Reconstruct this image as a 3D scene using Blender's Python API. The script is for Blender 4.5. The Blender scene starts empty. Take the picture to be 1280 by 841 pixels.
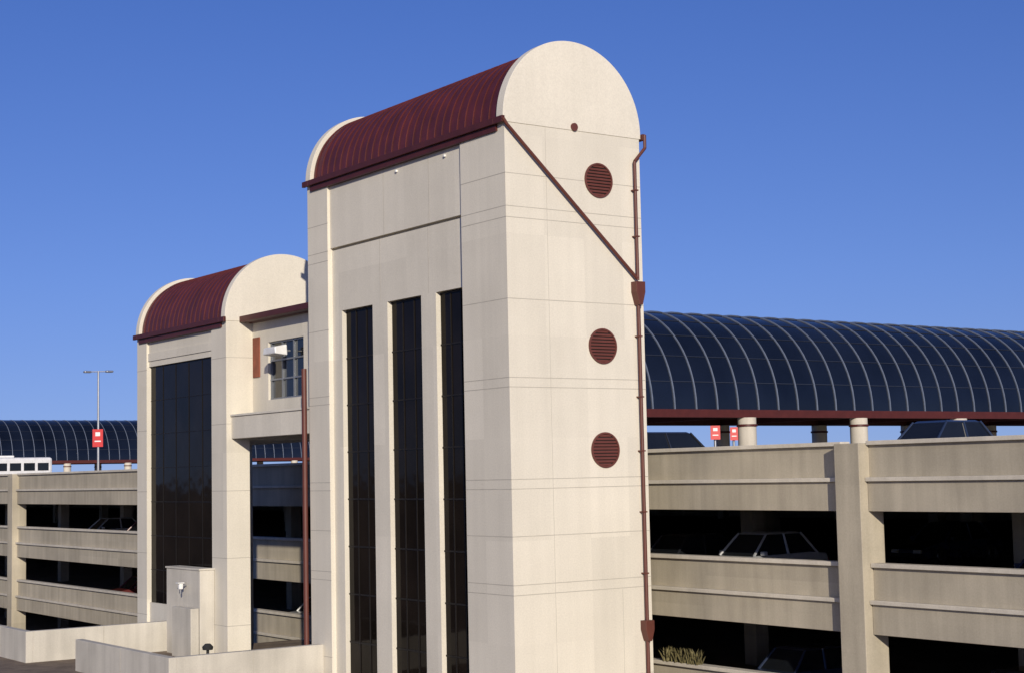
import bpy, math, random
from mathutils import Vector, Matrix
random.seed(4)
ZE=6.6
sc=bpy.context.scene

# ---------------------------------------------------------------- materials
def nmat(name):
    m=bpy.data.materials.new(name); m.use_nodes=True
    nt=m.node_tree; return m,nt,nt.nodes["Principled BSDF"]
def N(nt,t,**k):
    n=nt.nodes.new(t)
    for a,b in k.items(): setattr(n,a,b)
    return n
def mathn(nt,op,a,b=None,c=None):
    n=N(nt,'ShaderNodeMath',operation=op)
    for i,v in enumerate((a,b,c)):
        if v is None: continue
        if isinstance(v,(int,float)): n.inputs[i].default_value=v
        else: nt.links.new(v,n.inputs[i])
    return n.outputs[0]
def noise(nt,vec,scale,detail=4,mapscale=None,rough=.55):
    if mapscale:
        mp=N(nt,'ShaderNodeMapping'); mp.inputs['Scale'].default_value=mapscale
        nt.links.new(vec,mp.inputs['Vector']); vec=mp.outputs[0]
    n=N(nt,'ShaderNodeTexNoise'); n.inputs['Scale'].default_value=scale
    n.inputs['Detail'].default_value=detail; n.inputs['Roughness'].default_value=rough
    nt.links.new(vec,n.inputs['Vector']); return n.outputs['Fac']
def maprange(nt,v,a,b,c,d):
    n=N(nt,'ShaderNodeMapRange'); n.inputs[1].default_value=a;n.inputs[2].default_value=b
    n.inputs[3].default_value=c;n.inputs[4].default_value=d
    nt.links.new(v,n.inputs[0]); return n.outputs[0]
def concrete(name,col,panel=(1.45,1.45,2.9),pv=.06,stain=.12,streak=.12,rough=.85,bump=.15):
    m,nt,b=nmat(name)
    tc=N(nt,'ShaderNodeTexCoord').outputs['Object']
    sh=N(nt,'ShaderNodeVectorMath',operation='ADD'); nt.links.new(tc,sh.inputs[0]); sh.inputs[1].default_value=(.11,.13,1.07)
    sn=N(nt,'ShaderNodeVectorMath',operation='SNAP'); nt.links.new(sh.outputs[0],sn.inputs[0]); sn.inputs[1].default_value=panel
    wn=N(nt,'ShaderNodeTexWhiteNoise'); nt.links.new(sn.outputs[0],wn.inputs['Vector'])
    f1=maprange(nt,wn.outputs['Value'],0,1,1-pv,1+pv*.5)
    f2=maprange(nt,noise(nt,tc,.45,6),.3,.7,1-stain,1+stain*.3)
    f3=maprange(nt,noise(nt,tc,1.0,5,(2.6,2.6,.16)),.35,.72,1+streak*.2,1-streak)
    f4=maprange(nt,noise(nt,tc,22,3),.3,.7,.93,1.05)
    f=mathn(nt,'MULTIPLY',mathn(nt,'MULTIPLY',f1,f2),mathn(nt,'MULTIPLY',f3,f4))
    mx=N(nt,'ShaderNodeVectorMath',operation='SCALE'); mx.inputs[0].default_value=col
    nt.links.new(f,mx.inputs['Scale']); nt.links.new(mx.outputs[0],b.inputs['Base Color'])
    b.inputs['Roughness'].default_value=rough; b.inputs['Specular IOR Level'].default_value=.25
    bp=N(nt,'ShaderNodeBump'); bp.inputs['Strength'].default_value=bump; bp.inputs['Distance'].default_value=.02
    nt.links.new(noise(nt,tc,30,3),bp.inputs['Height']); nt.links.new(bp.outputs[0],b.inputs['Normal'])
    return m
def plain(name,col,rough=.5,metal=0,spec=.5,var=.1,vs=3,coat=0):
    m,nt,b=nmat(name)
    tc=N(nt,'ShaderNodeTexCoord').outputs['Object']
    f=maprange(nt,noise(nt,tc,vs,4),.3,.7,1-var,1+var)
    mx=N(nt,'ShaderNodeVectorMath',operation='SCALE'); mx.inputs[0].default_value=col
    nt.links.new(f,mx.inputs['Scale']); nt.links.new(mx.outputs[0],b.inputs['Base Color'])
    b.inputs['Roughness'].default_value=rough; b.inputs['Metallic'].default_value=metal
    b.inputs['Specular IOR Level'].default_value=spec; b.inputs['Coat Weight'].default_value=coat
    return m
M_pre=concrete("precast_white",(.70,.655,.555),pv=.065,stain=.07,streak=.05)
M_arch=concrete("precast_arch",(.71,.665,.565),panel=(50,50,50),pv=0,stain=.07,streak=.04)
M_joint=plain("joint_sealant",(.43,.40,.34),.9)
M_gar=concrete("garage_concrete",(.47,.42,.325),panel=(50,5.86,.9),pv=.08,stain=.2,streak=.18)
M_cap=concrete("garage_ledge",(.62,.57,.475),panel=(50,5.86,50),pv=.06,stain=.15,streak=.12)
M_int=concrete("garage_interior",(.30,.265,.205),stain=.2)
M_low=concrete("low_wall_concrete",(.60,.565,.49),panel=(3,3,9),stain=.2,streak=.15)
M_red=plain("maroon_metal",(.088,.015,.014),.45,0,.45,.25,1.3)
M_redd=plain("maroon_trim",(.075,.015,.012),.5,0,.4,.15,2)
M_vent=plain("vent_brown",(.12,.035,.025),.55)
M_dark=plain("dark_void",(.012,.010,.010),.8)
M_pipe=plain("pipe_brown",(.105,.03,.02),.5)
M_wood=plain("rust_panel",(.22,.06,.03),.7,var=.25)
M_frame=plain("window_frame",(.25,.27,.30),.4,.6)
M_mull=plain("dark_mullion",(.012,.010,.009),.5,.0,.2)
M_white=plain("white_paint",(.75,.75,.73),.4)
M_galv=plain("galvanised_steel",(.35,.36,.38),.4,.7)
M_signr=plain("sign_red",(.55,.02,.02),.45)
M_rib=plain("canopy_rib",(.17,.20,.26),.45,.2)
M_purl=plain("purlin",(.02,.025,.04),.5)
M_rubber=plain("tyre_rubber",(.02,.02,.02),.85)
M_lamp=plain("lens_glass",(.7,.7,.65),.2)
M_tail=plain("tail_lens",(.4,.01,.01),.25)
M_chrome=plain("hubcap",(.5,.5,.5),.3,.9)
M_weed=plain("dry_weeds",(.14,.12,.05),.8,var=.5,vs=20)
def glass(name,col,rough,spec=.5,var=.3,sc_=.4,bump=.0,ior=1.5):
    m,nt,b=nmat(name); tc=N(nt,'ShaderNodeTexCoord').outputs['Object']
    f=maprange(nt,noise(nt,tc,sc_,5),.3,.7,1-var,1+var)
    mx=N(nt,'ShaderNodeVectorMath',operation='SCALE'); mx.inputs[0].default_value=col
    nt.links.new(f,mx.inputs['Scale']); nt.links.new(mx.outputs[0],b.inputs['Base Color'])
    b.inputs['Roughness'].default_value=rough; b.inputs['Specular IOR Level'].default_value=spec; b.inputs['IOR'].default_value=ior
    if bump:
        bp=N(nt,'ShaderNodeBump'); bp.inputs['Strength'].default_value=bump; bp.inputs['Distance'].default_value=.05
        nt.links.new(noise(nt,tc,.8,2),bp.inputs['Height']); nt.links.new(bp.outputs[0],b.inputs['Normal'])
    return m
M_glass=glass("tinted_glass",(.009,.0065,.005),.06,.35,.5,.5,.2,1.22)
M_cang=glass("canopy_glazing",(.006,.009,.018),.18,.4,.5,.15,.15)
M_cglass=glass("car_glass",(.01,.012,.015),.08)
def soil():
    m,nt,b=nmat("soil_and_dry_grass"); tc=N(nt,'ShaderNodeTexCoord').outputs['Object']
    cr=N(nt,'ShaderNodeValToRGB'); e=cr.color_ramp.elements
    e[0].position=.3;e[0].color=(.10,.07,.05,1); e[1].position=.7;e[1].color=(.26,.20,.14,1)
    nt.links.new(noise(nt,tc,1.4,8,rough=.7),cr.inputs[0]); nt.links.new(cr.outputs[0],b.inputs['Base Color'])
    b.inputs['Roughness'].default_value=.95
    bp=N(nt,'ShaderNodeBump'); bp.inputs['Strength'].default_value=.8; bp.inputs['Distance'].default_value=.1
    nt.links.new(noise(nt,tc,5,6),bp.inputs['Height']); nt.links.new(bp.outputs[0],b.inputs['Normal'])
    return m
M_soil=soil()

# ---------------------------------------------------------------- geometry helpers
def empty(name,loc=(0,0,0)):
    e=bpy.data.objects.new(name,None); e.empty_display_size=.5; e.location=loc
    sc.collection.objects.link(e); return e
def mk(name,vs,fs,mat,parent=None,bevel=0,smooth=False,z=ZE):
    me=bpy.data.meshes.new(name); me.from_pydata([(v[0],v[1],v[2]+z) for v in vs],[],fs); me.update()
    o=bpy.data.objects.new(name,me); sc.collection.objects.link(o); me.materials.append(mat)
    if parent: o.parent=parent
    import bmesh
    bm=bmesh.new(); bm.from_mesh(me); bmesh.ops.recalc_face_normals(bm,faces=bm.faces[:]); bm.to_mesh(me); bm.free()
    if smooth:
        for p in me.polygons: p.use_smooth=True
    if bevel:
        md=o.modifiers.new('bevel','BEVEL'); md.width=bevel; md.segments=2; md.limit_method='ANGLE'
    return o
def bx(b):
    x0,x1,y0,y1,z0,z1=b
    v=[(x0,y0,z0),(x1,y0,z0),(x1,y1,z0),(x0,y1,z0),(x0,y0,z1),(x1,y0,z1),(x1,y1,z1),(x0,y1,z1)]
    f=[(0,3,2,1),(4,5,6,7),(0,1,5,4),(1,2,6,5),(2,3,7,6),(3,0,4,7)]
    return v,f
def boxes(name,L,mat,parent=None,bevel=0,z=ZE):
    V=[];F=[]
    for b in L:
        v,f=bx(b); o=len(V); V+=v; F+=[tuple(i+o for i in q) for q in f]
    return mk(name,V,F,mat,parent,bevel,z=z)
def arcs(name,L,mat,parent=None,n=40,smooth=False,axis='Y'):
    V=[];F=[]
    for (c,cz,r0,r1,a,b,A0,A1) in L:
        o=len(V)
        for i in range(n+1):
            t=A0+(A1-A0)*i/n; ct,st=math.cos(t),math.sin(t)
            for r in (r0,r1):
                for s in (a,b):
                    p=(c+r*ct,s,cz+r*st) if axis=='Y' else (s,c+r*ct,cz+r*st)
                    V.append(p)
        for i in range(n):
            q=o+4*i; w=q+4
            F+=[(q,q+1,w+1,w),(q+2,w+2,w+3,q+3),(q,w,w+2,q+2),(q+1,q+3,w+3,w+1)]
        e=o+4*n
        F+=[(o,o+2,o+3,o+1),(e,e+1,e+3,e+2)]
    ob=mk(name,V,F,mat,parent)
    if smooth:
        for p in ob.data.polygons: p.use_smooth=True
        ob.data.set_sharp_from_angle(angle=math.radians(35))
    return ob
def arch_panel(name,cx,cz,R,drop,y0,y1,mat,parent,n=64):
    pts=[(cx-R,cz-drop)]+[(cx-R*math.cos(math.pi*i/n),cz+R*math.sin(math.pi*i/n)) for i in range(n+1)]+[(cx+R,cz-drop)]
    k=len(pts); V=[(p[0],y0,p[1]) for p in pts]+[(p[0],y1,p[1]) for p in pts]
    F=[tuple(range(k)),tuple(range(2*k-1,k-1,-1))]+[(i,(i+1)%k,(i+1)%k+k,i+k) for i in range(k)]
    return mk(name,V,F,mat,parent,.012)
def cyl_pts(p,q,r0,r1,n=14):
    p=Vector(p);q=Vector(q);d=(q-p).normalized()
    a=d.orthogonal().normalized(); b=d.cross(a)
    V=[];F=[]
    for c,r in((p,r0),(q,r1)):
        for i in range(n):
            t=2*math.pi*i/n; V.append(tuple(c+a*r*math.cos(t)+b*r*math.sin(t)))
    F=[(i,(i+1)%n,(i+1)%n+n,i+n) for i in range(n)]+[tuple(range(n))[::-1],tuple(range(n,2*n))]
    return V,F
def cyls(name,L,mat,parent=None,z=ZE,n=14,smooth=True):
    V=[];F=[]
    for (p,q,r0,r1) in L:
        v,f=cyl_pts(p,q,r0,r1,n); o=len(V); V+=v; F+=[tuple(i+o for i in g) for g in f]
    ob=mk(name,V,F,mat,parent,z=z)
    if smooth:
        for p in ob.data.polygons: p.use_smooth=True
        ob.data.set_sharp_from_angle(angle=math.radians(40))
    return ob
def pipe(name,pts,r,mat,parent):
    return cyls(name,[(pts[i],pts[i+1],r,r) for i in range(len(pts)-1)],mat,parent)

W=5.0; BASE=-10.7
PI=math.pi
# ---------------------------------------------------------------- main tower
def vault(P,y0,y1,zs,ov=.05):
    cx=W/2; Rv=W/2-.09
    arch_panel("front_arch_panel",cx,zs,W/2+ov,.12,y0-.02,y0+.32,M_arch,P)
    arch_panel("rear_arch_panel",cx,zs,W/2+ov,.12,y1-.30,y1+.04,M_arch,P)
    arcs("barrel_roof",[(cx,zs,Rv-.12,Rv,y0+.32,y1-.30,0,PI)],M_red,P,48,True)
    n=int((y1-y0-.7)/.42)
    arcs("standing_seams",[(cx,zs,Rv,Rv+.032,y0+.45+i*.42,y0+.475+i*.42,0.02,PI-.02) for i in range(n+1)],M_red,P,40)
    boxes("gutter",[(-.16,.17,y0+.33,y1-.31,zs-.16,zs+.03),(W-.17,W+.16,y0+.33,y1-.31,zs-.16,zs+.03),
                    (-.16,-.055,y0-.12,y0+.33,zs-.16,zs+.03),(W+.055,W+.16,y0-.12,y0+.33,zs-.16,zs+.03),
                    (-.16,-.055,y1-.31,y1+.1,zs-.16,zs+.03)],M_redd,P,.01)
    boxes("eave_fascia",[(-.07,.16,y0+.33,y1-.31,zs-.34,zs-.165)],M_redd,P)

T=empty("stair_tower"); ZS=10.15; L=11.85
vault(T,0,L,ZS)
wt=ZS-.125
Wn=[(2.3,4.02),(4.86,6.88),(7.81,9.82)]; PL=10.45
boxes("walls",[(0,W,0,.42,BASE,wt),(0,.5,.42,2.3,BASE,wt),(0,.5,PL,L-.002,BASE,wt),
      (.5,W,.42,L,BASE,wt)],M_pre,T)
boxes("upper_panel",[(.10,.5,2.3,PL,7.70,wt)],M_pre,T)
boxes("header_panel",[(.17,.5,2.3,PL,5.55,7.62)],M_pre,T)
boxes("reveal_shadow_gap",[(.25,.5,2.3,PL,7.62,7.70)],M_joint,T)
boxes("window_mullion_piers",[(.17,.5,4.02,4.86,BASE,5.55),(.17,.5,6.88,7.81,BASE,5.55),(.17,.5,9.82,PL,BASE,5.55)],M_pre,T)
boxes("window_glass",[(.34,.495,a,b,BASE,5.55) for a,b in Wn],M_glass,T)
mu=[]
for (a,b) in Wn:
    for k in range(11): mu.append((.315,.34,a,b,5.48-k*1.55,5.53-k*1.55))
    for s in (1,2): mu.append((.31,.34,a+(b-a)*s/3-.02,a+(b-a)*s/3+.02,BASE,5.47))
boxes("window_mullions",mu,M_mull,T)
J=[]
for z in (8.55,7.6,7.28,4.95,2.72,2.45,-.15,-.42,-1.75,-3.1,-3.38,-5.9):
    J+= [(-.003,W+.003,-.003,.01,z,z+.022),(-.003,.01,.01,2.3,z,z+.022),(-.003,.01,PL,L,z,z+.022)]
boxes("panel_joints",J+[(.097,.11,y,y+.02,7.71,wt-.25) for y in (4.2,6.9)]+[(.167,.18,y,y+.02,5.56,7.61) for y in (4.4,7.3)]
      +[(1.45,1.462,-.002,.01,-9,ZS-.15),(3.9,3.912,-.002,.01,-9,-3.4)] ,M_joint,T)
def vent(P,x,z,r,y=0):
    n=40;V=[];F=[]
    for i in range(n):
        t=2*PI*i/n;c,s=math.cos(t),math.sin(t)
        for rr,yy in((r,y-.002),(r,y-.05),(r-.05,y-.05),(r-.05,y-.002)): V.append((x+rr*c,yy,z+rr*s))
    for i in range(n):
        a=4*i;b=4*((i+1)%n)
        for k in range(3): F.append((a+k,b+k,b+k+1,a+k+1))
    mk("vent_ring",V,F,M_vent,P)
    V=[(x+(r-.03)*math.cos(2*PI*i/n),y-.006,z+(r-.03)*math.sin(2*PI*i/n)) for i in range(n)]
    mk("vent_back",V,[tuple(range(n))],M_dark,P)
    m=10;V=[];F=[]
    for k in range(m):
        zz=z-r+.05+(2*r-.1)*(k+.5)/m; h=math.sqrt(max(.001,(r-.05)**2-(zz-z)**2)); d=(2*r-.1)/m*.30
        o=len(V)
        V+=[(x-h,y-.045,zz-d),(x+h,y-.045,zz-d),(x+h,y-.015,zz+d),(x-h,y-.015,zz+d),
            (x-h,y-.037,zz-d-.012),(x+h,y-.037,zz-d-.012),(x+h,y-.008,zz+d-.012),(x-h,y-.008,zz+d-.012)]
        F+=[tuple(i+o for i in q) for q in [(0,3,2,1),(4,5,6,7),(0,1,5,4),(1,2,6,5),(2,3,7,6),(3,0,4,7)]]
    mk("vent_louvres",V,F,M_vent,P)
for z in (8.62,3.70,.66): vent(T,3.38,z,.52)
cyls("overflow_scupper",[((2.5,-.07,ZS-.02),(2.5,.1,ZS-.02),.12,.12)],M_vent,T)
px=4.70
pipe("diagonal_downpipe",[(-.13,-.13,ZS-.05),(.0,-.13,ZS-.22),(px-.03,-.13,5.75)],.05,M_pipe,T)
pipe("vertical_downpipe",[(W+.12,-.13,ZS),(W+.12,-.13,ZS-.4),(px,-.13,ZS-.85),(px,-.13,5.7)],.05,M_pipe,T)
pipe("lower_downpipe",[(px,-.13,5.4),(px,-.13,BASE)],.055,M_pipe,T)
def hopper(P,x,z,w,h):
    V=[];F=[]
    for (zz,ww) in((z,w),(z-h*.45,w),(z-h,w*.35)):
        V+=[(x-ww,-.27,zz),(x+ww,-.27,zz),(x+ww,-.005,zz),(x-ww,-.005,zz)]
    F=[(3,2,1,0),(8,9,10,11)]
    for l in (0,4):
        for i in range(4): F.append((l+i,l+(i+1)%4,l+4+(i+1)%4,l+4+i))
    mk("rain_hopper",V,F,M_pipe,P,.01)
hopper(T,px,5.65,.17,.7); hopper(T,px,-4.35,.16,.6)
boxes("pipe_brackets",[(px-.075,px+.075,-.19,0,z,z+.04) for z in (8.4,7.0,4,2.2,.6,-1.2,-3.0)],M_pipe,T)
boxes("soffit_lights",[(.03,.10,y,y+.09,ZS-.58,ZS-.50) for y in (3.2,6.0)],M_white,T,.02)
pipe("corner_downpipe",[(-.12,L+.14,3.75),(-.12,L+.14,-6.7)],.09,M_pipe,T)

# ---------------------------------------------------------------- second tower
T2=empty("stair_tower"); Y2=18.4; E2=27.0; Z2=6.1
vault(T2,Y2,E2,Z2)
w2=Z2-.125; a2,b2=19.7,26.0
boxes("walls",[(0,W,Y2,Y2+.42,1.5,w2),(0,.95,Y2,Y2+.42,BASE,1.5),(0,.3,Y2+.42,a2,BASE,w2),(0,.3,b2,E2-.002,BASE,w2),
   (.3,W,Y2+.42,E2,1.5,w2),(.3,.95,Y2+.42,E2,BASE,1.5)],M_pre,T2)
boxes("header_panel",[(.10,.3,a2,b2,4.75,w2)],M_pre,T2)
boxes("header_band",[(.06,.3,a2,b2,4.98,5.3)],M_pre,T2)
boxes("sill_panel",[(.12,.3,a2,b2,BASE,-4.9)],M_pre,T2)
boxes("window_glass",[(.2,.295,a2,b2,-4.9,4.75)],M_glass,T2)
mu=[(.185,.2,a2,b2,4.70-k*1.38,4.73-k*1.38) for k in range(7)]+[(.18,.2,a2+s*1.26-.015,a2+s*1.26+.015,-4.9,4.69) for s in (1,2,3,4)]
boxes("window_mullions",mu,M_mull,T2)
J=[]
for z in (4.6,2.1,-.4,-2.9,-5.4):
    J+=[(-.003,W if z>1.5 else .95,Y2-.003,Y2+.01,z,z+.022),(-.003,.01,Y2+.01,a2,z,z+.022),(-.003,.01,b2,E2,z,z+.022)]
boxes("panel_joints",J,M_joint,T2)
boxes("support_columns",[(W-.7,W-.1,y,y+.6,BASE,1.5) for y in (E2-.8,)],M_gar,T2,.02)

# ---------------------------------------------------------------- link
K=empty("connecting_walkway"); a,b=L+.003,Y2-.003; X=1.1
boxes("link_wall",[(X,X+.3,a,14.3,2.4,5.9),(X,X+.3,17.1,b,2.4,5.9),(X,X+.3,14.3,17.1,2.4,2.95),(X,X+.3,14.3,17.1,5.1,5.9),
   (X+.3,W-.05,a,b,5.6,5.9)],M_pre,K)
boxes("floor_spandrel",[(.2,.5,a,b,1.55,2.38)],M_pre,K,.02)
boxes("spandrel_cap",[(.15,.56,a,b,2.383,2.46)],M_pre,K,.01)
boxes("floor_slab",[(.5,4.9,a,b,1.7,2.1)],M_int,K)
boxes("roof_gutter",[(.55,.95,a,b,5.93,6.16),(.95,W-.06,a,b,5.903,6.1)],M_redd,K,.02)
boxes("window_glass",[(X+.16,X+.2,14.3,17.1,2.95,5.1)],M_cglass,K)
boxes("window_frame",[(X+.08,X+.17,14.3+i*.9,14.36+i*.9,2.95,5.1) for i in range(4)]+[(X+.085,X+.165,14.3,17.1,z,z+.06) for z in (2.95,3.66,4.37,5.04)],M_frame,K)
boxes("back_wall",[(4.2,4.4,a,b,2.1,5.6)],M_int,K)
boxes("louvre_panel",[(X-.05,X-.002,17.75,18.3,3.85,5.35)],M_wood,K,.01)
F_=empty("flood_light"); fy=-.55
mk("housing",[(.25,15.4+fy,4.5),(.25,16.4+fy,4.5),(.75,16.4+fy,4.45),(.75,15.4+fy,4.45),(.25,15.45+fy,4.75),(.25,16.35+fy,4.75),(.75,16.35+fy,4.85),(.75,15.45+fy,4.85)],
   [(0,3,2,1),(4,5,6,7),(0,1,5,4),(1,2,6,5),(2,3,7,6),(3,0,4,7)],M_white,F_,.04)
cyls("arm",[((.75,15.9+fy,4.65),(1.1,15.9+fy,4.65),.04,.04)],M_galv,F_)

# ---------------------------------------------------------------- garage
G=empty("parking_garage"); Xg=7.05; GY0,GY1=-60,260; GX1=130
cols=[-6.38+23.43*k for k in range(-2,12)]
tops=[.71,-2.58,-5.87,-9.16]
up=[];lo=[];cap=[];led=[]
for t in tops:
    for k in range(len(cols)-1):
        y0,y1=cols[k]+.46,cols[k+1]-.46
        up.append((Xg,Xg+.2,y0,y1,t-.98,t-.12))
        lo.append((Xg-.10,Xg+.2,y0,y1,t-1.90,t-1.10))
        cap.append((Xg-.12,Xg+.26,y0,y1,t-.117,t))
        led.append((Xg-.20,Xg+.2,y0,y1,t-1.097,t-.983))
boxes("spandrel_upper",up,M_gar,G); boxes("spandrel_lower",lo,M_gar,G,.01)
boxes("parapet_caps",cap,M_cap,G,.015); boxes("spandrel_ledges",led,M_cap,G,.015)
boxes("facade_columns",[(Xg-.40,Xg+.5,c-.45,c+.45,BASE,tops[0]-.06) for c in cols],M_gar,G,.02)
fl=[t-1.02 for t in tops]
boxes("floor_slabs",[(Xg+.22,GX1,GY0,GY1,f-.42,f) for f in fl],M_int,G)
cc=[c+23.43*q for c in cols[:9] for q in (.0,.2,.4,.6,.8)]
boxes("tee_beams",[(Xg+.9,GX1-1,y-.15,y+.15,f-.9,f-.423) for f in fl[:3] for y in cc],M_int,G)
boxes("interior_columns",[(x,x+.6,c-.3,c+.3,BASE,fl[0]-.43) for c in [q+11.7*h for q in cols[:8] for h in (0,1)] for x in (14,26,38,56)],M_gar,G)
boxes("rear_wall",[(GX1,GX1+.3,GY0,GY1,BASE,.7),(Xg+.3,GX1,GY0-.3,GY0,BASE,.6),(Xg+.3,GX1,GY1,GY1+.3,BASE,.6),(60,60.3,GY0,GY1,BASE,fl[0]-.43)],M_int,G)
DK=fl[0]+.003

# ---------------------------------------------------------------- canopies
def canopy(yc,zb=3.2,R=5.7,x0=14,x1=130):
    C=empty("barrel_vault_canopy"); c=yc+R
    arcs("glazing",[(c,zb,R-.03,R,x0,x1,0,PI)],M_cang,C,48,True,'X')
    n=int((x1-x0)/1.5)
    arcs("ribs",[(c,zb,R+.002,R+.07,x0+i*1.5,x0+.065+i*1.5,0,PI) for i in range(n+1)],M_rib,C,32,False,'X')
    arcs("purlins",[(c,zb,R+.002,R+.03,x0,x1,a_,a_+.007) for a_ in [PI*k/12 for k in range(1,12)]],M_purl,C,1,False,'X')
    boxes("base_beam",[(x0,x1,yc-.25,yc+.1,zb-.42,zb-.003),(x0,x1,yc+2*R-.1,yc+2*R+.25,zb-.42,zb-.003)],M_redd,C)
    boxes("cross_beams",[(x0+8.7*k+2.6,x0+8.7*k+2.9,yc+.1,yc+2*R-.1,zb-.4,zb-.1) for k in range(13)],M_redd,C)
    cyls("columns",[((x0+2.75+8.7*k,y,DK),(x0+2.75+8.7*k,y,zb-.42),.5,.5) for k in range(13) for y in (yc,yc+2*R)],M_cap,C,n=24)
    cyls("column_collars",[((x0+2.75+8.7*k,y,2.3),(x0+2.75+8.7*k,y,2.42),.56,.56) for k in range(13) for y in (yc,yc+2*R)],M_redd,C,n=24)
canopy(26.2); canopy(178)

# ---------------------------------------------------------------- low walls etc.
RW=empty("retaining_wall")
boxes("wall_run",[(-6.0,-5.72,23.0,60,-11,-5.45),(-5.72,-.005,23.0,23.28,-11,-5.45)],M_low,RW,.015)
boxes("coping_joint",[(-6.01,-5.71,y,y+.02,-6.6,-5.44) for y in (26,30,34,38)]+[(x,x+.02,22.99,23.29,-6.6,-5.44) for x in (-3,)],M_joint,RW)
R2=empty("retaining_wall")
boxes("wall_run",[(-5.5,-5.22,11.0,19.2,-8,-5.5),(-5.22,-.005,11.0,11.28,-8,-5.5)],M_low,R2,.015)
boxes("wall_joint",[(-2.6,-2.58,10.995,11.285,-6.6,-5.495),(-5.505,-5.2,15,15.02,-6.6,-5.495)],M_joint,R2)
U=empty("utility_enclosure")
boxes("enclosure_wall",[(-.6,-.005,19.5,22.6,-8,-3.35)],M_low,U,.02)
boxes("enclosure_cap",[(-.64,-.006,19.46,22.64,-3.347,-3.28)],M_low,U,.01)
boxes("metal_cabinet",[(-.95,-.62,19.55,21.3,-7,-4.75)],M_low,U,.02)
CM=empty("security_camera")
boxes("camera_housing",[(-.93,-.77,20.62,20.78,-4.08,-3.86)],M_white,CM,.03)
boxes("hood",[(-1.0,-.74,20.58,20.82,-3.857,-3.82)],M_white,CM,.01)
cyls("bracket",[((-.77,20.7,-3.95),(-.6,20.7,-3.95),.03,.03),((-.85,20.7,-4.08),(-.85,20.7,-4.25),.035,.03)],M_galv,CM)
BL=empty("bollard_light")
cyls("post_and_dome",[((-2.9,13.8,-6.7),(-2.9,13.8,-5.66),.05,.05),((-2.9,13.8,-5.66),(-2.9,13.8,-5.56),.17,.19),((-2.9,13.8,-5.56),(-2.9,13.8,-5.46),.19,.09)],M_rubber,BL)

xs=[-3000,-200,-30,-5.95,-5.8,0,5.4,6.5,40,3000]; ys=[-3000,-200,-40,0,23.1,23.2,40,200,3000]
def gz(x,y):
    if x>6: return -10.6
    if x>-5.9 and y>23.15: return -10.6
    return -6.6
V=[(x,y,gz(x,y)) for x in xs for y in ys]; n=len(ys)
F=[(i*n+j,(i+1)*n+j,(i+1)*n+j+1,i*n+j+1) for i in range(len(xs)-1) for j in range(n-1)]
mk("ground",V,F,M_soil)

def weeds(x,y,z,nm,r,k):
    V=[];F=[]
    for i in range(k):
        bx_,by_=x+random.uniform(-.1,.1),y+random.uniform(-r,r); a=random.uniform(0,6.3); h=random.uniform(.15,.5); l=random.uniform(.05,.3)
        w_=random.uniform(.015,.04); c,s=math.cos(a),math.sin(a); o=len(V)
        V+=[(bx_-s*w_,by_+c*w_,z),(bx_+s*w_,by_-c*w_,z),(bx_+c*l*.6+s*w_,by_+s*l*.6-c*w_,z+h*.7),(bx_+c*l*.6-s*w_,by_+s*l*.6+c*w_,z+h*.7),(bx_+c*l,by_+s*l,z+h)]
        F+=[(o,o+1,o+2,o+3),(o+3,o+2,o+4)]
    mk(nm,V,F,M_weed)
weeds(7.0,1.0,-5.87,"weeds",.8,140)

# ---------------------------------------------------------------- deck furniture
LP=empty("street_lamp")
lx,ly=19.3,82
cyls("pole",[((lx,ly,DK),(lx,ly,8.6),.11,.07)],M_galv,LP)
cyls("arms",[((lx-.7,ly+.45,8.55),(lx+.7,ly-.45,8.55),.04,.04)],M_galv,LP)
for s in(-1,1):
    boxes("luminaire",[(lx+s*.7-.28,lx+s*.7+.28,ly-s*.45-.2,ly-s*.45+.2,8.47,8.62)],M_galv,LP,.05)
def sign(x,y,zc,w,h,name="traffic_sign",pole=True):
    S=empty(name); r=Vector((.814,-.579,0)); nrm=Vector((-.579,-.814,0))
    def quad(nm,cu,cz,ww,hh,off,mat,th=.03):
        c=Vector((x,y,zc))+r*cu+Vector((0,0,cz)); V=[]
        for d in (off,off-th):
            for (a_,b_) in((-1,-1),(1,-1),(1,1),(-1,1)):
                V.append(tuple(c+r*a_*ww/2+Vector((0,0,b_*hh/2))+nrm*d))
        mk(nm,V,[(0,3,2,1),(4,5,6,7),(0,1,5,4),(1,2,6,5),(2,3,7,6),(3,0,4,7)],mat,S)
    quad("sign_panel",0,0,w,h,.16,M_signr)
    quad("white_symbol",0,h*.22,w*.45,h*.22,.165,M_white,.004)
    quad("white_bar",0,-h*.18,w*.6,h*.07,.165,M_white,.004)
    if pole: cyls("post",[((x,y,DK),(x,y,zc+h/2),.05,.05)],M_galv,S)
sign(19.3,82,3.45,.80,1.35,pole=False)
sign(14.9,7.8,1.40,.36,.52); sign(16.6,8.6,1.38,.30,.5)

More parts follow.
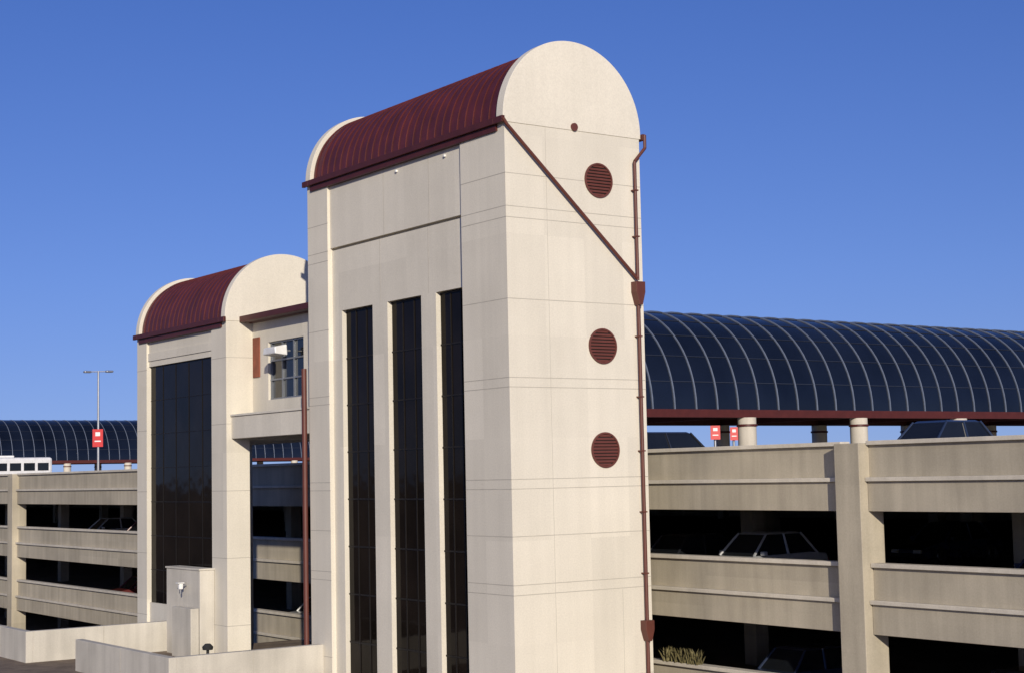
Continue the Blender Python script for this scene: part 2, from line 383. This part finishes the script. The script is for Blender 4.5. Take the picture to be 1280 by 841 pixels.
def car(x,y,zg,ang,paint,L_=4.6,Wd=1.75,H=1.42,suv=False,name="parked_car"):
    P=empty(name,(x,y,zg+ZE)); P.rotation_euler=(0,0,ang)
    h=L_/2; w=Wd/2; bh=H*.58
    st=[(-h,.42,bh*.86,.80),(-h+.12,.26,bh*.96,.94),(-h+.9,.22,bh*1.02,1),(-.2,.2,bh,1),(h-1.35,.2,bh*.98,1),(h-.35,.24,bh*.80,.95),(h,.36,bh*.66,.80)]
    V=[];F=[]
    for (sx,z0,z1,k) in st:
        V+=[(sx,-w*k*.94,z0),(sx,-w*k,(z0+z1)/2+.05),(sx,-w*k*.93,z1),(sx,w*k*.93,z1),(sx,w*k,(z0+z1)/2+.05),(sx,w*k*.94,z0)]
    for i in range(len(st)-1):
        for j in range(6): a_=6*i+j;b_=6*i+(j+1)%6; F.append((a_,b_,b_+6,a_+6))
    F+=[(0,1,2,3,4,5),tuple(range(6*len(st)-1,6*len(st)-7,-1))]
    mk("body",V,F,paint,P,.05,z=0)
    r0=-h+(.15 if suv else .55); r1=-h+(.35 if suv else 1.15); r2=.35; r3=h-1.25
    def cab(k,z1,ins,mat,nm,z0):
        V=[(r0+ins,-w*.88*k,z0),(r3-ins,-w*.88*k,z0),(r3-ins,w*.88*k,z0),(r0+ins,w*.88*k,z0),
           (r1+ins,-w*.70*k,z1),(r2-ins,-w*.70*k,z1),(r2-ins,w*.70*k,z1),(r1+ins,w*.70*k,z1)]
        mk(nm,V,[(0,3,2,1),(4,5,6,7),(0,1,5,4),(1,2,6,5),(2,3,7,6),(3,0,4,7)],mat,P,.04,z=0)
    cab(1,H-.05,0,M_cglass,"glasshouse",bh*.95)
    V=[(r1-.04,-w*.72,H-.07),(r2+.04,-w*.72,H-.07),(r2+.04,w*.72,H-.07),(r1-.04,w*.72,H-.07),
       (r1+.1,-w*.62,H),(r2-.1,-w*.62,H),(r2-.1,w*.62,H),(r1+.1,w*.62,H)]
    mk("roof",V,[(0,3,2,1),(4,5,6,7),(0,1,5,4),(1,2,6,5),(2,3,7,6),(3,0,4,7)],paint,P,.03,z=0)
    pl=[]
    for s in(-1,1):
        for (xa,xb) in((r0,r1),(r3,r2),((r0+r3)/2-.1,(r1+r2)/2)):
            pl.append(((xa,s*w*.885,bh*.97),(xb,s*w*.71,H-.04),.045,.035))
    cyls("pillars",pl,paint,P,z=0,n=6)
    wl=[];hc=[]
    for sx in(-h+.85,h-.85):
        for s in(-1,1):
            wl.append(((sx,s*(w-.2),.32),(sx,s*(w+.01),.32),.32,.32)); hc.append(((sx,s*(w+.0),.32),(sx,s*(w+.02),.32),.19,.17))
    cyls("wheels",wl,M_rubber,P,z=0,n=22); cyls("hubcaps",hc,M_chrome,P,z=0,n=18)
    boxes("headlights",[(h-.06,h+.02,s*w*.6-.18,s*w*.6+.18,bh*.50,bh*.66) for s in(-1,1)],M_lamp,P,.02,z=0)
    boxes("tail_lights",[(-h-.02,-h+.06,s*w*.62-.16,s*w*.62+.16,bh*.62,bh*.8) for s in(-1,1)],M_tail,P,.02,z=0)
    boxes("bumpers",[(h-.1,h+.08,-w*.8,w*.8,.3,.45),(-h-.08,-h+.1,-w*.8,w*.8,.32,.48)],M_mull,P,.03,z=0)
    boxes("mirrors",[(r3-.35,r3-.2,s*(w+.06)-.09,s*(w+.06)+.09,bh,bh+.12) for s in(-1,1)],paint,P,.02,z=0)
pb=plain("paint_black",(.015,.017,.022),.25,coat=.6); pn=plain("paint_navy",(.02,.03,.06),.25,coat=.6)
pw=plain("paint_white",(.7,.7,.7),.3,coat=.4); ps=plain("paint_silver",(.42,.43,.44),.3,.3,coat=.5); pr=plain("paint_maroon",(.10,.02,.02),.3,coat=.4)
car(11.6,6.5,DK,0,pb,4.6,1.8,1.68,True); car(12.6,-4.6,DK,PI,pn,4.7,1.8,1.66)
z2=fl[1]; z3=fl[2]
for (x,y,z,p,a_,H) in [(10.0,.5,z2,ps,PI,1.62),(10.6,4.0,z2,pb,0,1.5),(10.4,-10.5,z2,pn,PI,1.5),(10.3,-13.5,z2,ps,PI,1.6),(22,3,z2,pn,PI,1.5),
                   (10.4,49,z2,pr,0,1.5),(10.5,57,z2,ps,PI,1.5),(10.3,-9.6,z3,pb,0,1.5),(10.3,-1.5,z3,pn,0,1.5),(10.5,52,z3,pr,PI,1.5),(10.6,29,z3,ps,0,1.5)]:
    car(x,y,z,a_,p,H=H)
B=empty("shuttle_bus",(10.7,77.8,DK+ZE)); 
boxes("body",[(-3.2,3.2,-1.05,1.05,.35,2.25)],pw,B,.18,z=0)
boxes("side_windows",[(-2.9+i*1.0,-2.1+i*1.0,s*1.056-.006,s*1.056+.006,1.3,1.85) for i in range(6) for s in(-1,1)],M_cglass,B,z=0)
boxes("windscreen",[(3.19,3.21,-.85,.85,1.1,2.0)],M_cglass,B,z=0)
cyls("wheels",[((sx,s*.85,.4),(sx,s*1.07,.4),.4,.4) for sx in(-2,2) for s in(-1,1)],M_rubber,B,z=0,n=20)
boxes("roof_pod",[(-1.2,.6,-.5,.5,2.25,2.4)],M_white,B,.05,z=0)

# ---------------------------------------------------------------- light
az=Vector((-.46,-.888)).normalized(); el=math.radians(17)
sd=Vector((az.x*math.cos(el),az.y*math.cos(el),math.sin(el)))
ld=bpy.data.lights.new("sun","SUN"); ld.energy=4.2; ld.angle=math.radians(.53); ld.color=(1,.90,.745)
so=bpy.data.objects.new("sun",ld); sc.collection.objects.link(so); so.rotation_euler=sd.to_track_quat('Z','Y').to_euler(); so.location=(0,0,60)
w=bpy.data.worlds.new("World"); sc.world=w; w.use_nodes=True; nt=w.node_tree
bg=nt.nodes['Background']; sk=N(nt,'ShaderNodeTexSky',sky_type='NISHITA'); sk.sun_disc=False
sk.sun_elevation=el; sk.sun_rotation=math.atan2(az.x,az.y); sk.air_density=1.0; sk.dust_density=.6; sk.ozone_density=3
tcw=N(nt,'ShaderNodeTexCoord'); mp=N(nt,'ShaderNodeMapping'); mp.inputs['Location'].default_value=(0,0,.10)
nt.links.new(tcw.outputs['Generated'],mp.inputs['Vector']); nt.links.new(mp.outputs[0],sk.inputs['Vector'])
# film colour response of the sky: deep blue above, hazier violet-blue towards the horizon
sp=N(nt,'ShaderNodeSeparateXYZ'); nt.links.new(tcw.outputs['Generated'],sp.inputs[0])
cr=N(nt,'ShaderNodeValToRGB'); e=cr.color_ramp.elements
e[0].position=0; e[0].color=(.60,.56,.80,1); e[1].position=.32; e[1].color=(.42,.54,.98,1)
e2=cr.color_ramp.elements.new(.12); e2.color=(.54,.58,.92,1)
nt.links.new(sp.outputs[2],cr.inputs[0])
mul=N(nt,'ShaderNodeMix',data_type='RGBA',blend_type='MULTIPLY'); mul.inputs[0].default_value=1
nt.links.new(sk.outputs[0],mul.inputs[6]); nt.links.new(cr.outputs[0],mul.inputs[7])
nt.links.new(mul.outputs[2],bg.inputs[0]); bg.inputs[1].default_value=.125
sc.view_settings.view_transform='Standard'; sc.view_settings.look='None'; sc.view_settings.exposure=0; sc.view_settings.gamma=1

# ---------------------------------------------------------------- camera
v=Vector((.58,.815,0)).normalized(); D=45
cam=bpy.data.cameras.new("camera"); co=bpy.data.objects.new("camera",cam); sc.collection.objects.link(co)
f=2000; cam.sensor_width=36; cam.lens=f/1280*36; cam.clip_end=8000
p=math.atan(172/f); r=math.radians(1.2)
fw=Vector((v.x*math.cos(p),v.y*math.cos(p),math.sin(p)))
R0=Vector((v.y,-v.x,0)); U0=R0.cross(fw)
Rc=R0*math.cos(r)-U0*math.sin(r); Uc=U0*math.cos(r)+R0*math.sin(r)
mt=Matrix((Rc,Uc,-fw)).transposed().to_4x4()
cp=-v*D+R0*.10; mt.translation=Vector((cp.x,cp.y,ZE)); co.matrix_world=mt
sc.camera=co
